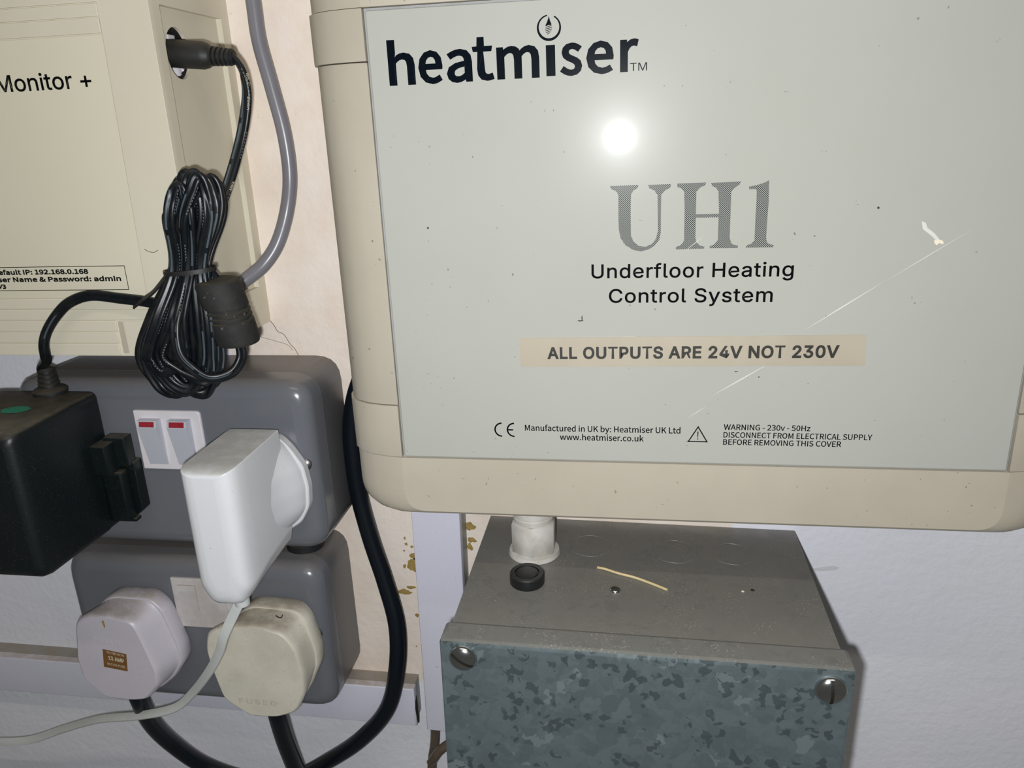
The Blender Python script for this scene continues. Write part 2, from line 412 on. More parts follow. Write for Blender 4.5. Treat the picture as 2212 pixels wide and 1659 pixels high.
def lettering(name, lines, h, mat, parent, local=False, place=None, label=None):
    """lines [(text, font, x0, x1, z of the baseline, cap height, thickening, spacing)] joined into one printed mark"""
    V_, F_ = [], []
    for body, fnt, x0, x1, zb, cap, th, sp in lines:
        vs, fs = glyphs(body, fnt, sp); hv, _ = glyphs('H', fnt); _, _, _, ch = bbox(hv)
        a, b, _, _ = bbox(vs); sx = (x1-x0-2*th)/(b-a); sz = (cap-2*th)/ch
        vs = [(x0+th+(x-a)*sx, zb+th+z*sz) for x, z in vs]
        if th: vs, fs = thicken(vs, fs, th)
        k = len(V_); V_ += [(place(x, z) if place else (x, h, z)) for x, z in vs]; F_ += [tuple(k+i for i in f) for f in fs]
    V_, F_ = ply(V_, F_)
    return put(name, V_, F_, mat, parent, smooth=False, local=local, label=label)

# ================================================================ THE WALL
wall = props(put('wall_back', [(-900, 0, -800), (900, 0, -800), (900, 0, 700), (-900, 0, 700), (-900, -60, -800), (900, -60, -800), (900, -60, 700), (-900, -60, 700)],
    [(0, 1, 2, 3), (4, 7, 6, 5), (0, 4, 5, 1), (3, 2, 6, 7), (0, 3, 7, 4), (1, 5, 6, 2)], 'wall', smooth=False), kind='structure')
ORG[wall] = Vector((0, 0, Z0))
sweep('crack', [(-177.5, 0, -87.2), (-175, 0, -90), (-173.1, 0, -93.8), (-170.2, 0, -95.2), (-167.7, 0, -99.9), (-165.6, 0, -102.3), (-163.9, 0, -106.1)], circle_prof(.16, 6), 'crack', wall, sub=3)
sweep('crack', [(-186.1, 0, -95.6), (-179.7, 0, -97.3), (-173.9, 0, -99), (-168.8, 0, -100.6), (-166.7, 0, -103.5)], circle_prof(.10, 6), 'crack', wall, sub=3)
def blob(cx, cz, rx, rz, seed):
    rnd = random.Random(seed); ph = [rnd.uniform(0, 6.28) for _ in range(4)]
    return [(cx+rx*math.cos(a)*(1+.2*math.sin(2*a+ph[0])+.13*math.sin(3*a+ph[1])+.09*math.sin(7*a+ph[2])), cz+rz*math.sin(a)*(1+.15*math.sin(2*a+ph[3])+.12*math.sin(3*a+ph[1])+.09*math.sin(8*a+ph[0]))) for a in [2*math.pi*i/30 for i in range(30)]]
for i, (x, z, rx, rz) in enumerate([(-115, -222.5, 3.6, 5.2), (-114, -217, 2.2, 2.6), (-119.5, -223.5, 1.0, 1.6), (-121, -239.5, 4.2, 1.9), (-117, -236.5, 2.6, 1.3),
        (-117.5, -210, 1.1, 1.0), (-119, -214, .8, .7), (-114.5, -211.5, .9, 1.0), (-115, -254, 1.2, 1.4), (-82.3, -198, 3.2, 2.6), (-81.8, -206, 2.8, 2.0), (-83, -210, 1.6, 2.6), (-118, -206.5, .6, 1.2), (-117, -274.3, .5, .6)]):
    flat('glue_stain', [blob(x, z, rx*.85, rz*.85, i)], .12, 'stain', wall)
flat('paint_nick', [[(86.4, 0.15, -215)[::2], (90.6, 0.15, -213.5)[::2], (98.1, 0.15, -212.1)[::2], (101.2, 0.15, -213)[::2], (99.6, 0.15, -214.6)[::2], (91.9, 0.15, -215.5)[::2]]], .15, 'charger', wall)

# ================================================================ TRUNKING
t = thing('cable_trunking', 'horizontal white mini trunking running behind the lower grey socket, dusty on top', 'trunking', (-220, 0, -306))
def rotz(x, z, x0, z0, a): c, s = math.cos(a), math.sin(a); return (x0+(x-x0)*c-(z-z0)*s, z0+(x-x0)*s+(z-z0)*c)
def rot_poly(poly, x0, z0, deg): return [rotz(x, z, x0, z0, R(deg)) for x, z in poly]
q = rot_poly([(-560, -317.2), (-116.6, -317.2), (-116.6, -292.2), (-560, -292.2)], -116, -305, -.6)
slab('channel', inset(q, .8), 0, 9, 'trunk_base', t, bev=0)
slab('lid', q, 9.2, 13.5, 'trunk', t, bev=.9)
q = rot_poly([(-116.5, -318), (-115.7, -318), (-115.7, -291.5), (-116.5, -291.5)], -116, -305, -.6)
flat('torn_edge', [blob(-115.6, -306, .9, 8.5, 5)], 13.6, 'crumb', t, label='dark ragged cut end')
t = thing('cable_trunking', 'vertical white mini trunking between the beige control box and the galvanised box', 'trunking', (-98, 0, -240))
q = rot_poly([(-108.9, -316.6), (-84.4, -316.6), (-84.4, -120), (-108.9, -120)], -97, -240, -.85)
slab('channel', inset(q, .5), 0, 11.5, 'trunk_base', t, bev=0)
slab('lid', q, 12, 16.5, 'trunk', t, bev=.7)

# ================================================================ PIPES
t = thing('copper_pipe', 'brown tarnished pipe bend showing below the vertical trunking end', 'pipe', (-109, 6, -340))
sweep('pipe', [(-107.6, 8, -318.3), (-108.3, 8, -328.1), (-109.5, 8, -336.4), (-111, 9, -345.5), (-112.6, 10, -363.3)], circle_prof(2.7, 18), 'brass', t)
t = thing('copper_pipe', 'brown tarnished pipe slanting up behind the galvanised box, over the upright pipe', 'pipe', (-100, 12, -340))
sweep('pipe', [(-110.1, 17, -338.7), (-107.7, 17, -335.8), (-103.6, 17, -329.6), (-97.7, 16, -324.8), (-87.8, 14, -319)], circle_prof(2.6, 18), 'brass', t, scale=[.75, 1, 1, 1, 1])

# ================================================================ BEIGE CONTROL BOX
cb = thing('control_box', 'large beige heating control enclosure with a glossy grey printed fascia', 'control box', (20, 0, -45))
X0, X1, ZB, ZT = -116.8, 160.4, -155.6, 68
loft('enclosure', [(0, rrect(X0+4, X1-4, ZB+3, ZT-3, 14)), (30, rrect(X0+2, X1-2, ZB+1.2, ZT-1, 16)), (50, rrect(X0+.8, X1-.8, ZB+.5, ZT-.6, 18)), (58, rrect(X0+2.2, X1-2.2, ZB+.8, ZT-1.6, 20)), (64, rrect(X0+12, X1-12, ZB+12, ZT-12, 14))], 'beige', cb)
def barrel(name, side, z0, z1, proud, parent=cb, mat='beige'):
    prof = [(0.9, 45), (0.0, 50), (.6, 55), (2.4, 60), (6.2, 64.3), (11.5, 67.4), (18, 69.2), (24.4, 69.9), (24.4, 60), (10, 52)]
    pr = []
    for i, (d, h) in enumerate(prof):
        k = proud if i < 8 else 0
        pr.append((X0-k*(1-d/26)+d if side < 0 else X1+k*(1-d/26)-d, h+k*.6*(d/25)))
    b = .25; vs = []; n = len(pr); cx = sum(p[0] for p in pr)/n; ch = sum(p[1] for p in pr)/n
    for z, sh in ((z0, b), (z0+b, 0), (z1-b, 0), (z1, b)):
        vs += [(x+(cx-x)*sh*.03, h+(ch-h)*sh*.03, z) for x, h in pr]
    fs = [tuple(range(n)), tuple(range(3*n, 4*n))]
    for k in range(3):
        for i in range(n): j = (i+1) % n; fs.append((k*n+i, k*n+j, (k+1)*n+j, (k+1)*n+i))
    return put(name, vs, fs, mat, parent, angle=30)
for s in (-1, 1):
    barrel('side_strip', s, -105.6, 21.4, -.1)
    barrel('corner_cap', s, -128.0, -106.0, .9)
    barrel('corner_cap', s, 21.8, 38.6, 1.1)
def rail(name, z0, z1, bottom):
    def pl(ins, iz, r):
        a, b = X0+ins, X1-ins
        if bottom: return rpoly([(a, z0+iz), (b, z0+iz), (b, z1), (a, z1)], [r, r, 0.01, 0.01], 8)
        return rpoly([(a, z0), (b, z0), (b, z1-iz), (a, z1-iz)], [.01, .01, r, r], 8)
    loft(name, [(45, pl(.9, 0, 20)), (50, pl(0, 0, 20)), (55, pl(.6, .1, 20)), (60, pl(2.4, .4, 20)), (64.3, pl(6.2, .7, 19)), (67.4, pl(11.5, 1.1, 17)), (69.2, pl(18, 2.0, 13)), (70.2, pl(24, 3.2, 9))], 'beige', cb, angle=30)
rail('bottom_rail', ZB, -128.4, True); rail('top_rail', 38.9, ZT, False)
slab('recess', rrect(-92.2, 135.8, -128.3, 38.6, .3, 2), 60, 68.9, 'trunk_base', cb, bev=0, label='shadow gap around the fascia')
fz = slab('fascia', rrect(-91.4, 135.1, -127.8, 37.7, .8, 3), 66, 70, 'fascia', cb, bev=.35)
HF = 70.03
# printed brand name: every glyph set to its own place
word = [('h', -84.8, -75.3, 13.4, 28.1), ('e', -74.1, -65.5, 13.3, 24.2), ('a', -64.1, -55.1, 13.3, 24.1), ('t', -55.0, -47.6, 13.5, 27.4), ('m', -46.6, -32.0, 13.7, 24.1),
        ('\u0131', -29.7, -26.6, 14.0, 23.7), ('s', -24.9, -17.6, 13.7, 24.1), ('e', -16.2, -7.1, 13.8, 24.2), ('r', -5.0, 1.0, 14.1, 24.3)]
Vs, Fs = [], []
for ch, a, b, z0, z1 in word:
    if ch == '\u0131':
        vs = [(a, z0), (b, z0), (b, z1), (a, z1)]; fs = [[0, 1, 2, 3]]
    else:
        th = .052 if ch not in 'hm' else .05
        vs, fs = glyphs(ch, HUMAN); x0, x1, y0, y1 = bbox(vs); k = (z1-z0)/(y1-y0)
        tx, tz = .52, .40
        sx = (b-a-2*tx)/(x1-x0); sz = (z1-z0-2*tz)/(y1-y0)
        vs = [(a+tx+(x-x0)*sx, z0+tz+(y-y0)*sz) for x, y in vs]; vs, fs = thicken(vs, fs, tx, tz)
    k = len(Vs); Vs += [(x, HF, z) for x, z in vs]; Fs += [tuple(k+i for i in f) for f in fs]
Vs, Fs = ply(Vs, Fs)
put('brand_lettering', Vs, Fs, 'ink', fz, smooth=False)
# flame-and-ring emblem over the letter i
def ring(cx, cz, ro, ri, ox, oz, a0, a1, n=48):
    A = [R(a0+(a1-a0)*i/n) for i in range(n+1)]
    return [(cx+ro*math.cos(a), cz+ro*math.sin(a)) for a in A]+[(cx+ox+ri*math.cos(a), cz+oz+ri*math.sin(a)) for a in reversed(A)]
em = [ring(-28.5, 29.0, 4.05, 3.42, .02, .22, 98, 422), [(-29.75, 29.6), (-29.0, 31.0), (-28.45, 32.6), (-28.1, 31.2), (-27.6, 30.0), (-28.0, 29.75), (-28.6, 29.9), (-29.2, 29.6)]]
for i in range(5):
    zc = 29.45-i*.52; wd = (1.05, 1.15, 1.1, .9, .5)[i]
    em.append([(-28.6-wd, zc-.42), (-28.6+wd, zc+.12), (-28.6+wd, zc+.34), (-28.6-wd, zc-.20)])
flat('emblem', em, HF, 'ink', fz)
lettering('brand_lettering', [('TM', SANS, -1.7, 3.9, 14.3, 2.5, 0, 1)], HF, 'ink', fz)
def UZ(pts): return pts
U_ = UZ([(-8.3, -22.8), (1.6, -22.7), (1.2, -23.8), (-0.1, -24.5), (-1, -25.7), (-1.1, -32), (-0.9, -40.1), (0, -42.3), (2, -43.9), (4.2, -44.2), (6.5, -43.2), (7.9, -41.3), (8.5, -38.5), (8.3, -32.2), (8.1, -26.3), (7.1, -24.8), (5.2, -23.9), (4.8, -22.8), (12.7, -22.7), (12.4, -23.9), (10.6, -24.9), (9.4, -26.3), (9.4, -32.2), (9.5, -39.2), (9, -41.8), (7.5, -43.8), (5.3, -45.2), (2.6, -45.8), (-0, -45.3), (-2.7, -43.6), (-4.5, -41.2), (-5.2, -38), (-5.4, -31.9), (-5.4, -25.9), (-6.3, -24.6), (-8, -23.8)])
H_ = UZ([(14.7, -22.6), (24.5, -22.5), (24.1, -23.5), (22.4, -24.2), (21.3, -25.6), (21.4, -33.2), (29.2, -33.2), (28.7, -25.7), (27.9, -24.4), (26.4, -23.7), (26.2, -22.7), (36.1, -22.5), (35.6, -23.6), (34, -24.6), (33, -25.8), (33.1, -32.8), (33.2, -41.4), (33.7, -43.2), (34.7, -44), (36.1, -44.3), (36.1, -45.2), (26.5, -45.1), (26.5, -44.4), (28.1, -43.7), (29.2, -42.3), (29.1, -34.4), (21.4, -34.4), (21.5, -41.2), (21.9, -43), (23.1, -44.1), (24.7, -44.5), (24.6, -45.2), (14.8, -45.3), (14.9, -44.5), (16.6, -43.7), (17.6, -42.2), (17.5, -32.4), (17.2, -25.6), (16.3, -24.4), (14.8, -23.7)])
I_ = UZ([(38.7, -24.3), (41.2, -23.9), (43.6, -23.2), (45.3, -22.4), (45.6, -28.8), (45.5, -35.2), (45.5, -41.6), (45.8, -43.2), (46.8, -44), (48.1, -44.3), (48.1, -45.1), (38.9, -45.1), (39, -44.3), (40.7, -43.7), (41.6, -42.5), (41.5, -35.1), (41.5, -28.7), (41.4, -25.7), (40.9, -25.2), (39, -25.2)])
flat('model_lettering', [U_, H_, I_], HF, 'halftone', fz, label='grey dotted letters UH1')
lettering('title_lettering', [('Underfloor Heating', SANS, -15.0, 55.5, -55.4, 5.15, .10, 1.05), ('Control System', SANS, -8.7, 49.0, -64.5, 5.15, .10, 1.05)], HF, 'black_ink', fz)
tp = slab('warning_tape', [(-42.2, -89.2), (82.3, -88.0), (81.8, -76.5), (-42.2, -77.8)], 70, 70.2, 'tape', cb, bev=0, label='yellowed strip label reading ALL OUTPUTS ARE 24V NOT 230V')
def tpl(x, z): return (x, 70.24, z+(x+31.8)*.0098)
lettering('tape_lettering', [('ALL OUTPUTS ARE 24V NOT 230V', SANS, -31.8, 73.1, -86.1, 4.75, .24, 1.06)], 70, 'soft_ink', tp, place=tpl)
# approval mark: two open arcs
ce = [ring(-50.7, -115.35, 3.05, 2.45, 0, 0, 90, 270, 24), ring(-45.75, -115.35, 3.05, 2.45, 0, 0, 90, 270, 24), [(-48.4, -115.65), (-46.2, -115.65), (-46.2, -115.05), (-48.4, -115.05)]]
flat('approval_mark', ce, HF, 'black_ink', fz)
lettering('maker_lettering', [('Manufactured in UK by: Heatmiser UK Ltd', HUMAN, -41.5, 18.4, -115.6, 2.5, .05, 1), ('www.heatmiser.co.uk', HUMAN, -27.8, 4.6, -119.2, 2.5, .05, 1)], HF, 'black_ink', fz)
tri = [(21.1, -119.0), (28.8, -119.0), (24.95, -112.3)]
flat('warning_triangle', [[tri, inset(tri, .42)], [(24.75, -114.6), (25.15, -114.6), (25.08, -117.0), (24.82, -117.0)], [(24.75, -117.4), (25.15, -117.4), (25.15, -117.85), (24.75, -117.85)]], HF, 'black_ink', fz)
lettering('caution_lettering', [('WARNING - 230v - 50Hz', HUMAN, 34.4, 65.7, -113.7, 2.25, .05, 1), ('DISCONNECT FROM ELECTRICAL SUPPLY', HUMAN, 34.4, 87.7, -116.85, 2.25, .05, 1), ('BEFORE REMOVING THIS COVER', HUMAN, 34.4, 77.1, -119.8, 2.25, .05, 1)], HF, 'black_ink', fz)
# scuffs and flecks on the fascia
def line_poly(a, b, w): d = Vector((b[0]-a[0], b[1]-a[1])).normalized()*w; return [(a[0], a[1]), (a[0]+(b[0]-a[0])*.5-d.y, a[1]+(b[1]-a[1])*.5+d.x), (b[0], b[1]), (a[0]+(b[0]-a[0])*.5+d.y, a[1]+(b[1]-a[1])*.5-d.x)]
for sc_ in (((59.8, -75.5), (86.5, -57.0), .22), ((29.0, -100.5), (50.5, -86.6), .22), ((86, -57.5), (112, -40), .12), ((18, -46), (24, -41), .1), ((20.5, -109.5), (28, -104), .12)): flat('scuff', [line_poly(*sc_)], HF+.02, 'scratch', fz)
flat('scuff', [[(95.5, -37.2), (96.8, -37.6), (97.6, -39.4), (100.0, -41.2), (102.6, -44.2), (101.2, -44.0), (98.8, -41.8), (96.2, -39.8)]], HF+.03, 'scratch', fz)
flat('paint_fleck', [[(100.2, -43.6), (101.4, -43.4), (103.0, -43.8), (103.4, -44.9), (102.6, -44.9), (102.0, -44.5), (101.2, -45.3), (100.4, -44.6)]], HF+.05, 'chip', fz)
for bl in (blob(-74.8, -36.0, .35, .45, 2), blob(81.3, -32.4, .38, .38, 3), blob(-19.2, -71.2, .9, .3, 4), blob(-18.6, -70.2, .25, .9, 5), blob(46.0, -92.6, .35, .25, 6), blob(37.8, -90.6, .6, .18, 7)): flat('dirt_mark', [bl], HF+.02, 'soft_ink', fz)

# ================================================================ IVORY MONITOR BOX
mb = thing('monitor_box', 'ivory network monitor enclosure with ribbed front at the upper left', 'electrical box', (-250, 0, -20))
xs = -176.0; XL = -420
vs = []; fs = []
def quad(*p): b = len(vs); vs.extend(p); fs.append(tuple(range(b, b+len(p))))
zb, zt, hf = -88.3, 120, 60.9
quad((XL, hf, zb), (xs, hf, zb), (xs, hf, zt), (XL, hf, zt)); quad((XL, 0, zb), (XL, 0, zt), (XL, hf, zt), (XL, hf, zb))
quad((XL, 0, zb), (XL, hf, zb), (xs, hf, zb), (xs, 0, zb)); quad((XL, 0, zt), (xs, 0, zt), (xs, hf, zt), (XL, hf, zt))
ra, rb, rz0, rz1, rd = 6.8, 53.8, -70, 46.6, 2.4       # recess in the right side
quad((xs, 0, zb), (xs, hf, zb), (xs, hf, rz0), (xs, 0, rz0)); quad((xs, 0, rz1), (xs, hf, rz1), (xs, hf, zt), (xs, 0, zt))
quad((xs, 0, rz0), (xs, ra, rz0), (xs, ra, rz1), (xs, 0, rz1)); quad((xs, rb, rz0), (xs, hf, rz0), (xs, hf, rz1), (xs, rb, rz1))
quad((xs, ra, rz0), (xs-rd, ra, rz0), (xs-rd, ra, rz1), (xs, ra, rz1)); quad((xs, rb, rz0), (xs-rd, rb, rz0), (xs-rd, rb, rz1), (xs, rb, rz1))
quad((xs, ra, rz0), (xs-rd, ra, rz0), (xs-rd, rb, rz0), (xs, rb, rz0)); quad((xs, ra, rz1), (xs-rd, ra, rz1), (xs-rd, rb, rz1), (xs, rb, rz1))
hc, hz, hr = 41.5, 30.6, 9.6
circ = [(hc+hr*.88*math.cos(2*math.pi*i/40), hz+hr*math.sin(2*math.pi*i/40)) for i in range(40)]
loops = [[(ra, rz0), (rb, rz0), (rb, rz1), (ra, rz1)], circ]
tr = tessellate_polygon([[Vector((a, b, 0)) for a, b in lp] for lp in loops]); b0 = len(vs)
vs += [(xs-rd, a, b) for lp in loops for a, b in lp]; fs += [tuple(b0+i for i in q_) for q_ in tr]
for i in range(40):
    a, b = circ[i], circ[(i+1) % 40]; quad((xs-rd, a[0], a[1]), (xs-rd, b[0], b[1]), (xs-rd-1.3, b[0], b[1]), (xs-rd-1.3, a[0], a[1]))
body = put('enclosure', vs, fs, 'monitor', mb, smooth=False)
lathe('socket_well', (xs-rd-9, hc, hz), (1, 0, 0), [(.1, 0), (8.5, 0), (8.5, 7.7), (11, 7.7), (11, -.6), (.1, -.6)], 'hole_shade', mb, label='hole around the power inlet, coloured black for the shade inside')
lathe('screw', (xs-rd-4.2, 37.0, 24.4), (1, 0, 0), [(3.4, 0), (3.4, 1.6), (2.6, 2.0), (1.4, 2.0), (1.2, 1.4)], 'white', mb)
box('inlet_block', xs-rd-6, xs-rd-3.2, 36.5, 41.5, 34.5, 37.8, 'white', mb, bev=.3)
# front sheet, ribs and frame
for z0, z1, x1 in ([(37.2, 42.4, -196.4), (42.9, 47.2, -196.2), (47.7, 55, -196)] + [(-67.5, -63.2, -196), (-72.4, -67.9, -196), (-77.3, -72.8, -214.6), (-82.3, -77.7, -214.9), (-87.9, -82.7, -215.2)]):
    box('rib', XL, x1, 58, 61.75, z0, z1, 'monitor', mb, bev=.3)
fp = slab('front_sheet', [(XL, -62.7), (-198.3, -62.7), (-196.4, 36.6), (XL, 36.6)], 60, 61.4, 'monitor_panel', mb, bev=.1)
slab('side_frame', rpoly([(-198.1, -62.8), (-196.2, 36.6), (-195.6, 120), (-175.85, 120), (-175.85, -88.4), (-197.3, -88.4), (-197.3, -72.8), (-195.6, -72.8), (-195.6, -62.8)], .15, 2), 58, 61.4, 'monitor', mb, bev=.14)
box('latch_floor', -214.4, -197.3, 55, 58.6, -88.0, -72.6, 'trunk', mb, bev=.2, label='pale recessed latch corner')
box('latch_wall', -214.6, -211.2, 58, 61.0, -87.5, -73.0, 'beige', mb, bev=.6)
lathe('latch_pin', (-199.5, 58.4, -78.5), (0, 1, 0), [(4.2, 0), (4.2, 1.8), (3.2, 2.3)], 'beige', mb)
lettering('model_lettering', [('Monitor +', SANS, -245.0, -204.3, 18.4, 6.1, .12, 1)], 61.45, 'black_ink', fp)
fr = [(-300, -59.75), (-205.6, -59.75), (-205.6, -49.6), (-300, -49.6)]
flat('label_border', [[fr, inset(fr, .28)]], 61.45, 'black_ink', fp)
lettering('label_lettering', [('Default IP: 192.168.0.168', HUMAN, -266.6, -222.5, -52.9, 2.1, .16, 1), ('User Name & Password: admin', HUMAN, -268.0, -208.3, -56.0, 2.1, .16, 1), ('V3', None, -266.2, -262.2, -58.9, 2.0, .16, 1)], 61.45, 'black_ink', fp)
sweep('scratch', [(-195.3, 61.5, -43.1), (-193.9, 61.5, -44), (-191.5, 61.5, -44.5), (-189.5, 61.5, -43.6)], circle_prof(.13, 5), 'crack', mb, sub=3)

# ================================================================ GREY CABLE
t = thing('grey_cable', 'mid grey round cable curving down into the side of the ivory box', 'cable', (-150, 20, 0))
sweep('sheath', [(-159, 10, 59.5), (-158.8, 10, 49.9), (-158.5, 10, 36.4), (-155.6, 9.5, 17.8), (-152.9, 9, -1.5), (-152.8, 9, -19.3), (-155.8, 10, -34.4), (-160.4, 14, -48.4), (-166.6, 18, -57.6), (-174.4, 21, -63.5), (-176.8, 22.5, -65.1)], circle_prof(3.25, 20), 'grey_cable', t)
lathe('sleeve', (-176.5, 22.3, -65.2), (-1, .08, -.35), [(3.4, -1.0), (3.5, 0), (3.5, 4.5), (3.0, 5.2)], 'black_rubber', t)

# ================================================================ UPPER SOCKET
def rocker_plate(parent, x0, x1, z0, z1, h, mat, rmat, red, xm=3.2):
    pl = slab('switch_plate', rpoly([(x0, z0), (x1, z0), (x1, z1), (x0, z1)], [.6, .6, 2.2, .6]), h-1, h+1.0, mat, parent, bev=.5)
    wd = 9.6
    for cx in (x0+8.6, x1-9.6):
        a, b = cx-wd/2, cx+wd/2
        top, bot = z1-3.6, z0+2.8
        hh = h+1
        vs = [(a, hh, bot), (b, hh, bot), (b, hh+.2, bot), (a, hh+.2, bot), (a, hh, top), (b, hh, top), (b, hh+4.4, top-3.0), (a, hh+4.4, top-3.0), (a, hh+3.6, top), (b, hh+3.6, top)]
        fs = [(0, 1, 2, 3), (3, 2, 6, 7), (7, 6, 9, 8), (8, 9, 5, 4), (0, 3, 7, 8, 4), (1, 5, 9, 6, 2), (0, 4, 5, 1)]
        if not red: vs = [(x_, hh+(h_-hh)*.28, z_) for x_, h_, z_ in vs]
        rk = put('rocker', vs, fs, rmat, pl, smooth=False)
        if red:
            put('red_flag', [(a+1.1, hh+4.45, top-2.75), (b-1.1, hh+4.45, top-2.75), (b-1.1, hh+3.75, top-.35), (a+1.1, hh+3.75, top-.35)], [(0, 1, 2, 3)], 'red', pl, smooth=False)
    return pl
def socket(label, x0, x1, z0, z1, h1, h2, r=12):
    s = thing('double_socket', label, 'socket', ((x0+x1)/2, 0, (z0+z1)/2), 'grey metal double sockets')
    loft('back_box', [(0, rrect(x0+.6, x1-.6, z0+.6, z1-.6, r)), (1.5, rrect(x0, x1, z0, z1, r)), (h1-.3, rrect(x0, x1, z0, z1, r)), (h1-.3, rrect(x0+1.2, x1-1.2, z0+1.2, z1-1.2, r))], 'socket_box', s)
    lv = [(h1-.4, rrect(x0+1.3, x1-1.3, z0+1.3, z1-1.3, r)), (h1, rrect(x0+1.3, x1-1.3, z0+1.3, z1-1.3, r)), (h1+.05, rrect(x0, x1, z0, z1, r))]
    D = h2-h1; k = 8; d0 = D-.5-7.5; lv.append((h1+max(1, D-7.5), rrect(x0+.15, x1-.15, z0+.15, z1-.15, r)))
    rr = 7.5
    for i in range(1, k+1):
        a = i/k*math.pi/2; ins = .15+rr*(1-math.cos(a)); lv.append((h1+max(1, D-7.5)+7.3*math.sin(a), rrect(x0+ins, x1-ins, z0+ins, z1-ins, max(3, r-ins*.6))))
    loft('faceplate', lv, 'socket', s, angle=40)
    return s
s1 = socket('grey metal double socket, upper one, holding the black adapter and white charger', -290.5, -142.5, -191.3, -105.6, 28, 43.5)
rocker_plate(s1, -227.9, -194.9, -149.0, -119.6, 43.6, 'white', 'rocker', True)
slab('outlet_insert', rrect(-177.5, -165.0, -155, -128.6, .8), 43, 44.2, 'white', s1, bev=.4)
slab('outlet_insert', rrect(-266, -253.5, -155, -129.4, .8), 43, 44.2, 'white', s1, bev=.4)
lathe('screw', (-147.9, 42.0, -145.5), (0, 1, 0), [(3.0, 0), (3.0, .8), (2.2, 1.7), (.8, 2.1)], 'dull_steel', s1)
s2 = socket('grey metal double socket, lower one, holding the two fused plugs', -288.5, -149.3, -287.2, -201.5, 27.5, 40.5)
rocker_plate(s2, -228.6, -195.0, -239.0, -210.3, 40.5, 'dusty_white', 'dusty_white', False)
for x in (-252.8, -178.0): slab('outlet_insert', rrect(x-6.6, x+6.6, -246, -221.6 if x < -200 else -222.9, .8), 40, 41.2, 'dusty_white', s2, bev=.4)
lathe('screw', (-155.0, 40.0, -238.9), (0, 1, 0), [(3.1, 0), (3.1, .7), (2.4, 1.5), (.9, 1.9)], 'dull_steel', s2)
t = thing('rubber_gland', 'dark rubber gland joining the upper and lower grey sockets', 'gland', (-164, 20, -196))
lathe('collar', (-164.5, 19, -202.2), (0, 0, 1), [(9.0, 0), (9.6, .6), (9.6, 4.4), (8.2, 5), (8.2, 11.3)], 'black_rubber', t, n=32)

# ================================================================ BLACK POWER ADAPTER
ad = thing('power_adapter', 'dusty black mains adapter in the upper socket with its long coiled lead', 'power adapter', (-268, 45, -140))
AP = [(-300, -175.5), (-241.5, -175.5), (-241.5, -109), (-300, -109)]
def ap(ins, rs): return rpoly([(x+(ins if x < -270 else -ins), z+(ins if z < -150 else -ins)) for x, z in AP], rs, 6)
loft('rear_cover', [(47, ap(1.2, [6, 3, 3, 12])), (48.5, ap(.3, [6, 3, 3, 12])), (57.2, ap(.3, [6, 3, 3, 12])), (57.4, ap(.7, [6, 3, 3, 12]))], 'black_plastic', ad)
loft('casing', [(57.4, ap(.5, [6, 3, 3, 12])), (57.7, ap(0, [6, 3.2, 3, 12])), (95, ap(.2, [7, 4, 3.5, 12])), (98.5, ap(.9, [7, 4, 3.5, 12])), (100.5, ap(2.4, [7, 4, 3.5, 12])), (101.3, ap(4.5, [7, 4, 3.5, 12]))], 'black_plastic', ad)
slab('plug_base', rpoly([(-290, -171), (-232.5, -171), (-228.6, -167.5), (-228.6, -143.2), (-290, -143.2)], [.5, 1.5, 1.5, .8, .5]), 44.3, 50.0, 'black_plastic', ad, bev=.6)
box('clip', -242, -234.6, 50, 60, -146, -131.5, 'black_plastic', ad, bev=.6)
box('clip', -240, -229.4, 46.5, 52.8, -144.5, -130.0, 'black_plastic', ad, bev=.6)
box('clip', -242, -231.8, 50.2, 56, -171.5, -146.2, 'black_plastic', ad, bev=1.2)
box('clip', -238, -230.4, 50.0, 54, -172.2, -170.6, 'black_plastic', ad, bev=.4)
st = [(-261.5+6.3*math.cos(2*math.pi*i/36), 73.5+4.4*math.sin(2*math.pi*i/36)) for i in range(36)]
gs = put('sticker', [(x, h, -108.9) for x, h in st], [tuple(range(36))], 'sticker', ad, smooth=False, label='small oval green foil sticker')
lt = []
def boot(name, at, ax, prof, parent): return lathe(name, at, ax, prof, 'black_rubber', parent, n=24)
br = [(9.0/1.25, 0), (7.3, .5), (7.3, 1.6), (6.6, 2.2), (4.6, 2.6)]
for i in range(4):
    z = 3.2+i*2.1; r = 4.5-i*.28; br += [(r-.9, z), (r-.9, z+.45), (r, z+.75), (r, z+1.75)]
br += [(2.6, 12.2)]
boot('strain_relief', (-262.3, 50.6, -109.2), (0.03, .02, 1), br, ad)
tw = twin_prof(1.18)
cord = sweep('cord', [(-262.3, 50.8, -100), (-262.5, 52.2, -96.8), (-255.3, 57, -92.1), (-249.5, 63.5, -87.2), (-246.3, 66.5, -81.4), (-243.4, 66.5, -75.9), (-237.9, 66, -69.5), (-230.9, 65.5, -64.1), (-221.1, 65, -61.3), (-207.8, 65, -62.6), (-192.1, 66, -64.6), (-181.5, 68, -68.8), (-180.3, 68, -78.5)], tw, 'cord', ad, twist=[60, 60, 62, 66, 70, 62, 50, 25, 5, 0, 0, 0, 10])
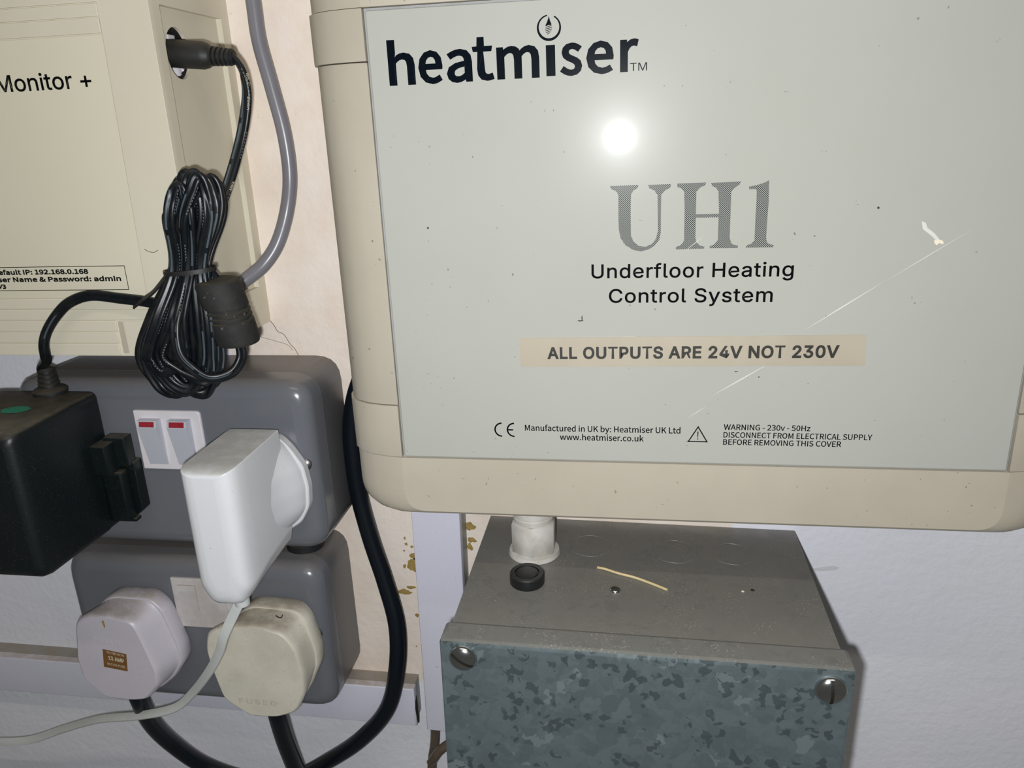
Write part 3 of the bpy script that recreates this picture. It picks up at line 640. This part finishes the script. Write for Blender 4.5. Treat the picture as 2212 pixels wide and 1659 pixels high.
# the wound bundle: nine long loops squeezed together by the tie
loopspec = [  # xl tie, upper left, apex x,y, upper right, tie right, lower right, low apex x,y, lower left, h
    (374, 362, 378, 436, 392, 396, 382, 362, 838, 303, 66.5),
    (380, 372, 392, 388, 418, 406, 400, 372, 852, 312, 69.0),
    (388, 378, 402, 376, 432, 416, 418, 395, 846, 326, 71.5),
    (384, 385, 416, 374, 440, 424, 432, 400, 842, 334, 74.5),
    (394, 392, 440, 388, 462, 432, 440, 405, 836, 345, 73.0),
    (404, 412, 456, 386, 474, 438, 462, 430, 852, 372, 68.0),
    (410, 420, 462, 394, 477, 444, 470, 452, 830, 398, 66.0),
    (400, 396, 428, 382, 450, 436, 452, 436, 824, 350, 76.5),
    (378, 366, 384, 402, 410, 410, 392, 350, 806, 318, 78.0)]
PXM = ((0.2070527, 0.00200193, -284.3893), (-0.008234741, -0.1984992, 61.11744), (8.647658e-05, -0.0001887137, 1))
def pix(px, py, h):
    """point on the line of sight used only to lay the loops out around the tie"""
    k = (354.35-h)/354.35; (a, b, c), (d, e, f), (g, hh, i) = PXM; u = a*px+b*py+c; v = d*px+e*py+f; w_ = g*px+hh*py+i
    return (u/w_*k, h, v/w_*k)
for q in loopspec:
    tl, ul, ax_, ay, ur, trr, lr, bx, by, ll, h = q
    hs = 69+(h-70)*.35
    pts = [pix(tl, 580, hs), pix(ul, 480, h-1), pix(ax_-14, ay+28, h-1), pix(ax_, ay, h-2), pix(ax_+15, ay+26, h-3), pix(ur, 470, h-3), pix(trr, 582, hs),
           pix(lr, 690, h-3), pix(lr+6, 770, h-4), pix((lr+bx)/2+8, by-14, h-4), pix(bx, by, h-3), pix((ll+bx)/2-2, by-22, h-2), pix(ll, 765, h), pix(ll+24, 685, h)]
    rt = random.Random(int(h*10)); ph = rt.uniform(-25, 25)
    sweep('cord_loop', pts, tw, 'cord', cord, sub=7, closed=True, twist=[ph+rt.uniform(-35, 35) for _ in pts])
# run from the bundle's foot up through the ferrite, and from the bundle up to the plug
sweep('cord_run', [(-175.6, 72, -60.3), (-177.9, 77, -70.3), (-177.4, 79, -81.1), (-173.9, 78, -88.1), (-168, 75, -93.5), (-160.8, 71, -92.4), (-157.3, 68, -87.2), (-157.9, 66, -81.9), (-159.7, 65, -78.9)], tw, 'cord', cord, twist=[0, 0, 10, 0, 20, 40, 60, 60, 60])
sweep('cord_run', [(-177.1, 66, -71.2), (-170.7, 66, -50.5), (-167, 63, -40), (-163.3, 58, -30.2), (-160.3, 52, -19.7), (-157.3, 46, -7.6), (-154.2, 43, 3.7), (-151.9, 42, 14), (-152.3, 41.5, 21.8), (-154.1, 41.2, 25.9), (-156.2, 41, 28.1)], tw, 'cord_run', cord, twist=[0, 0, -10, 0, 5, 0, 0, -20, -50, -60, -60])
sweep('cord_run', [(-164.2, 64, -56.9), (-165.7, 66, -52.4), (-166.9, 68, -48.7), (-167.9, 68, -42.9)], tw, 'cord', cord, twist=[60, 40, 0, 0])
def along(p0, p1):
    a, b = Vector(p0), Vector(p1); d = (b-a).normalized(); up = Vector((0, 1, 0)); sd = up.cross(d).normalized()
    return lambda x, z: tuple(a+d*x+sd*z+up*0)
for body_, p0, p1, ln in (('80\u00b0C', (-149.2, 44.6, 21.8), (-149.7, 44.6, 13.9), 4.6), ('300V', (-149.9, 44.8, 13.4), (-151.2, 44.8, 6.2), 5.2), ('AWM', (-156.2, 54.6, -18.2), (-158.9, 56, -23.9), 3.6), ('80\u00b0C', (-158.5, 66, -31.5), (-160.6, 66.5, -36.4), 4.2)):
    lettering('cord_lettering', [(body_, SANS, 0, ln, -.5, 1.0, 0, 1)], 0, 'label_print', ad, place=along(p0, p1))
fa, fb = Vector((-162.6, 68, -54.4)), Vector((-158.1, 66, -81.1))
L = (fb-fa).length
fprof = [(6.2, 0), (8.0, .5), (8.9, 2.4)]
for k in (.44, .52, .60): fprof += [(8.95, L*k-.9), (8.0, L*k-.55), (8.0, L*k+.25), (8.95, L*k+.6)]
fprof += [(8.9, L-2.2), (8.2, L-.5), (6.0, L), (3.0, L-.3), (2.6, L-1.6)]
lathe('ferrite_core', fa, fb-fa, fprof, 'ferrite', ad, n=36)
pa, pb = Vector((-183, 41.8, 30.9)), Vector((-155.6, 41, 28))
L = (pb-pa).length
dc = lathe('plug', pa, pb-pa, [(5.2, 0), (5.3, L*.2), (5.2, L*.55), (4.6, L*.62), (3.4, L*.68), (3.4, L*.70)], 'black_rubber', ad, n=28)
rp = [(3.4, L*.66)]
for k in range(5): rp += [(3.7-.12*k, L*(.665+.066*k)), (3.7-.12*k, L*(.70+.066*k)), (2.7, L*(.702+.066*k)), (2.7, L*(.724+.066*k))]
rp += [(2.9, L*.995), (2.2, L*1.01)]
lathe('ribbed_sleeve', pa, pb-pa, rp, 'black_rubber', dc, n=24)
# cable tie round the bundle
t = thing('cable_tie', 'thin black cable tie cinching the coiled adapter lead', 'cable tie', (-184, 66, -50))
c0 = Vector((-172.8, 69, -49.5)); ring_ = []
for i in range(20):
    a = 2*math.pi*i/20; ring_.append((c0.x+10.3*math.cos(a), c0.y-.5+7.2*math.sin(a), c0.z-1.2+.6*math.cos(a)))
band = [(-.25, -.25), (.25, -.25), (1.15, -.25), (1.15, .25), (-1.15, .25), (-1.15, -.25)]
sweep('band', ring_, [(.85, -.4), (.85, .4), (-.85, .4), (-.85, -.4)], 'black_rubber', t, closed=True, sub=3)
sweep('tail', [(-182.8, 67, -52), (-185.5, 68, -54.8), (-190.9, 68, -59.6), (-196.7, 67, -62.8), (-201.9, 66, -65.9)], [(1.0, -.35), (1.0, .35), (-1.0, .35), (-1.0, -.35)], 'black_rubber', t, twist=[20, 40, 50, 50, 50])

# ================================================================ WHITE CHARGER
chg = thing('usb_charger', 'bright white upright USB charger plugged into the upper socket right outlet', 'charger', (-166, 45, -150))
cx0, cx1 = -177.2, -153.8
# upright body: outline seen from its front, lofted from the socket outwards; foot tapers towards the lead
def cpoly(i, foot, fz_):
    return rpoly([(cx0+i, -124.6-i*.4), (cx0+i, fz_+8), (-165.5-foot, fz_), (-165.5+foot, fz_), (cx1-i, fz_+8), (cx1-i, -124.6-i*.4)], [.6, 9, 5, 5, 9, .6], 6)
loft('casing', [(52, cpoly(.1, 10, -181.2)), (58, cpoly(0, 10, -181.2)), (76, cpoly(0, 9, -183)), (84, cpoly(0, 7.5, -185.5)), (90, cpoly(.1, 6.5, -186.6)), (93, cpoly(.7, 6.3, -186.3)), (95, cpoly(1.7, 5.8, -185.3)), (96.3, cpoly(3.2, 5.0, -183.6)), (96.9, cpoly(5.2, 4.0, -181.0)), (97.05, cpoly(7.2, 2.6, -178))], 'charger', chg, angle=38)
bp = [(-176.8, -130), (-156.4, -129.6), (-151.5, -135), (-146.2, -143.8), (-144.9, -154), (-145.9, -164), (-150.5, -172), (-158, -177), (-170, -177), (-176.8, -172), (-176.8, -140)]
bq = radial(rpoly(bp, [.5, 2.5, 6, 6, 6, 6, 6, 5, 2, 2, 1], 5), -161, -152, 80, 1)
loft('base_flange', [(43.8, inset(bq, .5)), (44.3, bq), (48.2, bq), (48.8, inset(bq, .5))], 'charger', chg)
fl = rpoly([(-170, -130.4), (-156.0, -130.2), (-152.2, -135.5), (-147.5, -144.2), (-146.2, -154), (-147.2, -164), (-151.4, -170.6), (-158, -175), (-170, -175)], [1, 2.5, 6, 6, 6, 6, 6, 5, 1], 5)
fl = radial(fl, -160, -151, 80, 2)
def shrink(p, k): return [(-160+(x+160)*(1-k) if x > -160 else x, z) for x, z in p]
loft('flared_shoulder', [(48.8, fl), (50, shrink(fl, .02)), (52, shrink(fl, .08)), (55, shrink(fl, .2)), (58.5, shrink(fl, .33)), (62.5, shrink(fl, .45)), (67, shrink(fl, .53)), (71, shrink(fl, .58)), (74, shrink(fl, .61))], 'charger', chg, angle=50)
lathe('strain_relief', (-165.5, 84.5, -183.5), (0.02, -.05, -1), [(4.6, 0), (4.0, 2.0), (3.5, 4), (3.1, 9.4), (2.6, 9.8)], 'usb_cable', chg)
def cface(x, z): return (x, 97.08, z)
flat('embossed_mark', [ring(-166.2, -156.2, 2.0, 1.8, 0, 0, -30, 200, 20), [(-170.2, -158.3), (-163.8, -158.3), (-163.8, -158.05), (-170.2, -158.05)], [(-167.3, -160.5), (-167.05, -160.5), (-167.05, -156.8), (-167.3, -156.8)]], 97.06, 'usb_cable', chg)
fl2 = rpoly([(2.3, -.75), (2.3, .75), (-2.3, .75), (-2.3, -.75)], .6, 2)
sweep('lead', [(-165.4, 84.2, -190), (-176.8, 83, -209.5), (-183.2, 80, -222), (-193.5, 75, -237.3), (-211.2, 66, -258.9), (-226.7, 61, -273.5), (-253, 54, -286.6), (-285.9, 44, -300.8), (-318.9, 34, -319.2), (-350.2, 28, -335.7), (-376.7, 26, -341.5), (-404.9, 24, -345.4)], fl2, 'usb_cable', chg, twist=[0, 5, 15, 25, 35, 50, 68, 72, 60, 30, 15, 10])

# ================================================================ FUSED PLUGS
def plug(name, label, front, hf_, back, hb, mat, x_cable):
    s = thing(name, label, 'plug', (sum(p[0] for p in front)/len(front), 42, sum(p[1] for p in front)/len(front)), 'fused mains plugs in the lower socket')
    fx, fzc = sum(p[0] for p in front)/len(front), sum(p[1] for p in front)/len(front); bx_, bz_ = sum(p[0] for p in back)/len(back), sum(p[1] for p in back)/len(back)
    f = radial(front, fx, fzc, 96, 2); b = radial(back, bx_, bz_, 96, 2)
    mid = inset(b, .6)
    mx = lambda A, B, t_: [(A[i][0]*(1-t_)+B[i][0]*t_, A[i][1]*(1-t_)+B[i][1]*t_) for i in range(len(A))]
    loft('base', [(41, inset(b, 1)), (42.2, b), (49.6, b), (50.4, inset(b, .8))], mat, s, angle=50)
    outer = inset(f, -1.3)
    loft('cover', [(50.2, mx(inset(b, 1.0), outer, .12)), (52, mx(inset(b, 1.4), outer, .35)), (hf_-4, mx(b, outer, .85)), (hf_-1.6, outer), (hf_-.5, inset(outer, .6)), (hf_, f)], mat, s, angle=50)
    return s
lf = rpoly([(-268, 61, -224.7)[::2], (-262.8, 61, -221.7)[::2], (-252.1, 61, -220.5)[::2], (-238.4, 61, -223.3)[::2], (-235, 61, -235.9)[::2], (-231.6, 61, -250.9)[::2], (-232.9, 61, -258.8)[::2], (-239.9, 61, -267.2)[::2], (-247.8, 61, -268.5)[::2], (-262.1, 61, -268)[::2], (-271.2, 61, -257.9)[::2], (-272.1, 61, -246.2)[::2]], 3, 3)
lbk = rpoly([(-270.9, 50, -233.8)[::2], (-261.5, 50, -219.5)[::2], (-254.9, 50, -216.2)[::2], (-235.6, 50, -216.4)[::2], (-229.4, 50, -222.9)[::2], (-223.8, 50, -246.1)[::2], (-224.3, 50, -254.5)[::2], (-230.6, 50, -263.5)[::2], (-240.8, 50, -271.9)[::2], (-258.3, 50, -273.9)[::2], (-274, 50, -267)[::2], (-275, 50, -249.2)[::2]], 3, 3)
p1 = plug('fused_plug', 'lilac white fused mains plug with a brown 13 AMP label', lf, 62.5, lbk, 50, 'lilac_plug', -258)
HP = 62.56
lb = [(-257.2, 62.5, -239)[::2], (-244.9, 62.5, -241.1)[::2], (-246.3, 62.5, -251.4)[::2], (-258.8, 62.5, -249.6)[::2]]
slab('rating_label', lb, 62.5, 62.62, 'brown_label', p1, bev=0, label='brown rectangular rating label')
def skew(x, z, k=-.17, x0=-251, h=62.66): return (x, h, z+(x-x0)*k)
lettering('label_lettering', [('FITTED WITH', SANS, -255.2, -246.3, -242.0, 1.3, .04, 1), ('13 AMP', SANS, -255.2, -246.9, -245.8, 2.4, .12, 1), ('BS1362 FUSE', SANS, -256.3, -247.2, -248.9, 1.3, .04, 1)], 0, 'label_print', p1, place=lambda x, z: skew(x, z))
lettering('painted_relief_lettering', [('FUSED', SANS, -260.6, -246.6, -235.0, 2.4, .08, 1.2)], 0, 'relief_tint_lilac', p1, place=lambda x, z: skew(x, z, -.1, -253, 62.6))  # flat letters, their relief painted by a paler tint
flat('scorch_mark', [[(-254.2, 62.6, -222.7)[::2], (-253, 62.6, -222.1)[::2], (-252.7, 62.6, -225.2)[::2], (-253.4, 62.6, -226.9)[::2]]], 62.58, 'stain', p1)
rf = rpoly([(-198.5, 61, -226.4)[::2], (-191.9, 61, -222.3)[::2], (-173, 61, -221.1)[::2], (-161.4, 61, -224.4)[::2], (-156.5, 61, -232.4)[::2], (-154.9, 61, -245.4)[::2], (-155.9, 61, -257.9)[::2], (-160.7, 61, -267.7)[::2], (-170.9, 61, -271.6)[::2], (-184.3, 61, -272)[::2], (-196.3, 61, -263)[::2], (-199.5, 61, -246.2)[::2], (-200.6, 61, -235.6)[::2]], 4, 3)
rb_ = rpoly([(-195, 50, -235.3)[::2], (-188.4, 50, -222)[::2], (-181.2, 50, -217.3)[::2], (-158.8, 50, -218.6)[::2], (-154.4, 50, -224.6)[::2], (-151, 50, -242.4)[::2], (-151.6, 50, -251.2)[::2], (-156.9, 50, -262.7)[::2], (-162.1, 50, -271)[::2], (-176.4, 50, -275.7)[::2], (-190.1, 50, -275.4)[::2], (-198.7, 50, -266.1)[::2], (-198.5, 50, -249.2)[::2]], 3, 3)
p2 = plug('fused_plug', 'grubby cream fused mains plug in the right outlet of the lower socket', rf, 63, rb_, 50, 'cream_plug', -180)
lettering('painted_relief_lettering', [('FUSED', SANS, -188.9, -169.6, -265.2, 3.0, .10, 1.2)], 0, 'relief_tint_cream', p2, place=lambda x, z: skew(x, z, -.02, -180, 63.06))  # flat letters, relief shading put into the darker colour
sweep('hair', [(-165.4, 58, -217.1), (-163.6, 59, -217.3), (-162.7, 58, -217.9), (-162.6, 57, -217.1)], circle_prof(.22, 5), 'crumb', p2, sub=4, label='dark curled fibre')

# ---------------------------------------------------------------- black mains leads
mp_ = circle_prof(4.6, 20)
t = thing('mains_cable', 'thick black mains lead looping from the lilac plug up behind the control box', 'cable', (-180, 10, -340))
sweep('sheath', [(-252.3, 53, -267.4), (-252.9, 51, -279.1), (-256.4, 42, -302.4), (-254.7, 32, -325.3), (-245.3, 22, -349.2), (-223.9, 17, -362.2), (-197.2, 15, -362), (-168.4, 17, -342.1), (-146.3, 19, -322.3), (-129.9, 19.5, -300.2), (-122.5, 19, -273.4), (-121.8, 15, -250), (-127.2, 11, -226.1), (-133.3, 8.5, -203.1), (-137.6, 7, -179.9), (-138.7, 7, -158), (-137.6, 7, -140.4), (-133.3, 7, -123.3), (-124.4, 7, -104.3)], mp_, 'mains', t)
t = thing('mains_cable', 'short thick black mains lead dropping from the cream plug', 'cable', (-178, 45, -300))
sweep('sheath', [(-176.1, 53, -272.5), (-176.3, 52, -281.4), (-177.9, 46, -302.9), (-178.5, 38, -331.8), (-178.9, 30, -363.6)], mp_, 'mains', t)

# ================================================================ GALVANISED BOX
g = thing('metal_adaptable_box', 'galvanised steel adaptable box with screwed lid under the beige box', 'metal box', (-71.155, 0, -191.13), roty=.01556)
box('body', 0, 150, 0, 92.6, -150, 0, 'galv_body', g, bev=.5, local=True)
ld = box('lid', -2.0, 152.0, 92.7, 105.9, -152, 2.2, 'galv', g, bev=1.9, local=True)
def dome(name, u, h, v, ax, r, mat, parent, slot=None, hh=.55):
    pr = [(r*math.cos(a), r*hh*math.sin(a)) for a in [math.pi/2*i/8 for i in range(8)]]+[(r*.04, r*hh)]
    o = lathe(name, (u, h, v), ax, [(r, -.6)]+pr, mat, parent, n=32, local=True, angle=60)
    if slot is not None:
        c, s = math.cos(R(slot)), math.sin(R(slot)); a = r*.86; b = r*.10
        P = [(u+c*a-s*b, v+s*a+c*b), (u-c*a-s*b, v-s*a+c*b), (u-c*a+s*b, v-s*a-c*b), (u+c*a+s*b, v+s*a-c*b)]
        vs = [(x, h+.3, z) for x, z in P]+[(u+(x-u)*.98, h+r*hh+.02 if abs(math.hypot(x-u, z-v)) < r*.5 else h+r*hh*.62, z) for x, z in P]
        # slot blade: a shallow bar following the dome
        n = 9; vv = []
        for i in range(n):
            t_ = -1+2*i/(n-1); d = abs(t_)*a; top = h+r*hh*math.sqrt(max(0, 1-(d/r)**2))+.06
            for k_ in (-1, 1): vv.append((u+c*t_*a-s*b*k_, top, v+s*t_*a+c*b*k_))
        ff = [(2*i, 2*i+1, 2*i+3, 2*i+2) for i in range(n-1)]
        put('slot', vv, ff, 'crumb', o, smooth=False, local=True)
    return o
dome('lid_screw', 7.4, 105.9, -5.0, (0, 1, 0), 5.7, 'steel', g, slot=-32)
dome('lid_screw', 143.6, 105.9, -6.6, (0, 1, 0), 5.9, 'steel', g, slot=92)
dome('side_screw', 151.8, 100, -41.5, (1, 0, .1), 2.9, 'dull_steel', g)
def on_top(x, h): return (x, h, .12)
def topring(name, u, h, ro, ri, mat, th=.14):
    n = 48; vs = []
    for r, z in ((ro, 0), (ro-.1, th), (ri+.1, th), (ri, 0)):
        vs += [(u+r*math.cos(2*math.pi*i/n), h+r*math.sin(2*math.pi*i/n), z) for i in range(n)]
    fs = [(k*n+i, k*n+(i+1) % n, (k+1)*n+(i+1) % n, (k+1)*n+i) for k in range(3) for i in range(n)]
    return put(name, vs, fs, mat, g, local=True)
for u, h, r in ((52.4, 25, 9.8), (91.4, 26, 10.4), (117.6, 25.5, 9.6)): topring('knockout', u, h, r, r-.55, 'galv_body')
dome('cover_screw', 64.9, 61, 0, (0, 0, 1), 2.6, 'steel', g, hh=.6)
lathe('blanking_grommet', (26.6, 59.0, 0), (0, 0, 1), [(7.3, 0), (7.6, .5), (7.6, 4.6), (7.1, 5.1), (5.4, 5.1), (5.2, 4.3), (4.9, 4.3), (4.8, 5.0), (3.9, 5.3), (.2, 5.3)], 'black_bung', g, n=40, local=True, label='black rubber blanking bung')
t = thing('cable_gland', 'white nylon hexagonal gland between the galvanised box and beige enclosure', 'gland', (-44.3, 34, -191.5))
lathe('washer', (-44.4, 33.5, -191.5), (0, 0, 1), [(11.8, 0), (12, .4), (11.6, 2.2), (9.5, 2.6)], 'nylon', t, n=40)
lathe('nut', (-44.4, 33.5, -189.2), (0, 0, 1), [(10.2, 0), (11.0, .8), (11.0, 14.5), (10.2, 15.4)], 'nylon', t, hexa=True)
lathe('thread', (-44.4, 33.5, -174), (0, 0, 1), [(9.2, 0), (9.4, 2.2), (8.9, 2.6), (8.9, 3.0), (9.4, 3.4), (9.4, 5.4), (8.9, 5.8), (8.9, 19)], 'nylon', t, n=32)
def btop(u, h, v): c, s = math.cos(.01556), math.sin(.01556); return (-71.155+c*u+s*v, h, -191.13-s*u+c*v)
t = thing('wire_sliver', 'thin cream sliver of wire sleeve lying on the galvanised box top', 'offcut', btop(72, 52, 0))
sweep('sliver', [btop(56.6, 44.8, .7), btop(60, 46.2, 1.0), btop(66, 48.8, .8), btop(73, 51.2, .7), btop(80, 55.0, .7), btop(86.8, 59.3, .7)], circle_prof(.62, 8), 'cream_wire', t)
for (u, h, r, mt_, lab) in ((122.6, 55, .55, 'crumb', 'tiny black crumb of grit on the galvanised box top'), (118.4, 56.4, .4, 'chip', 'tiny white crumb of plaster on the galvanised box top')):
    c = btop(u, h, .3); c = props(lathe('crumb', c, (.9, .5, .1), [(.1, -r*1.8), (r, -r*.6), (r*.8, r*.7), (.1, r*1.8)], mt_, None, n=7), lab, 'crumb')
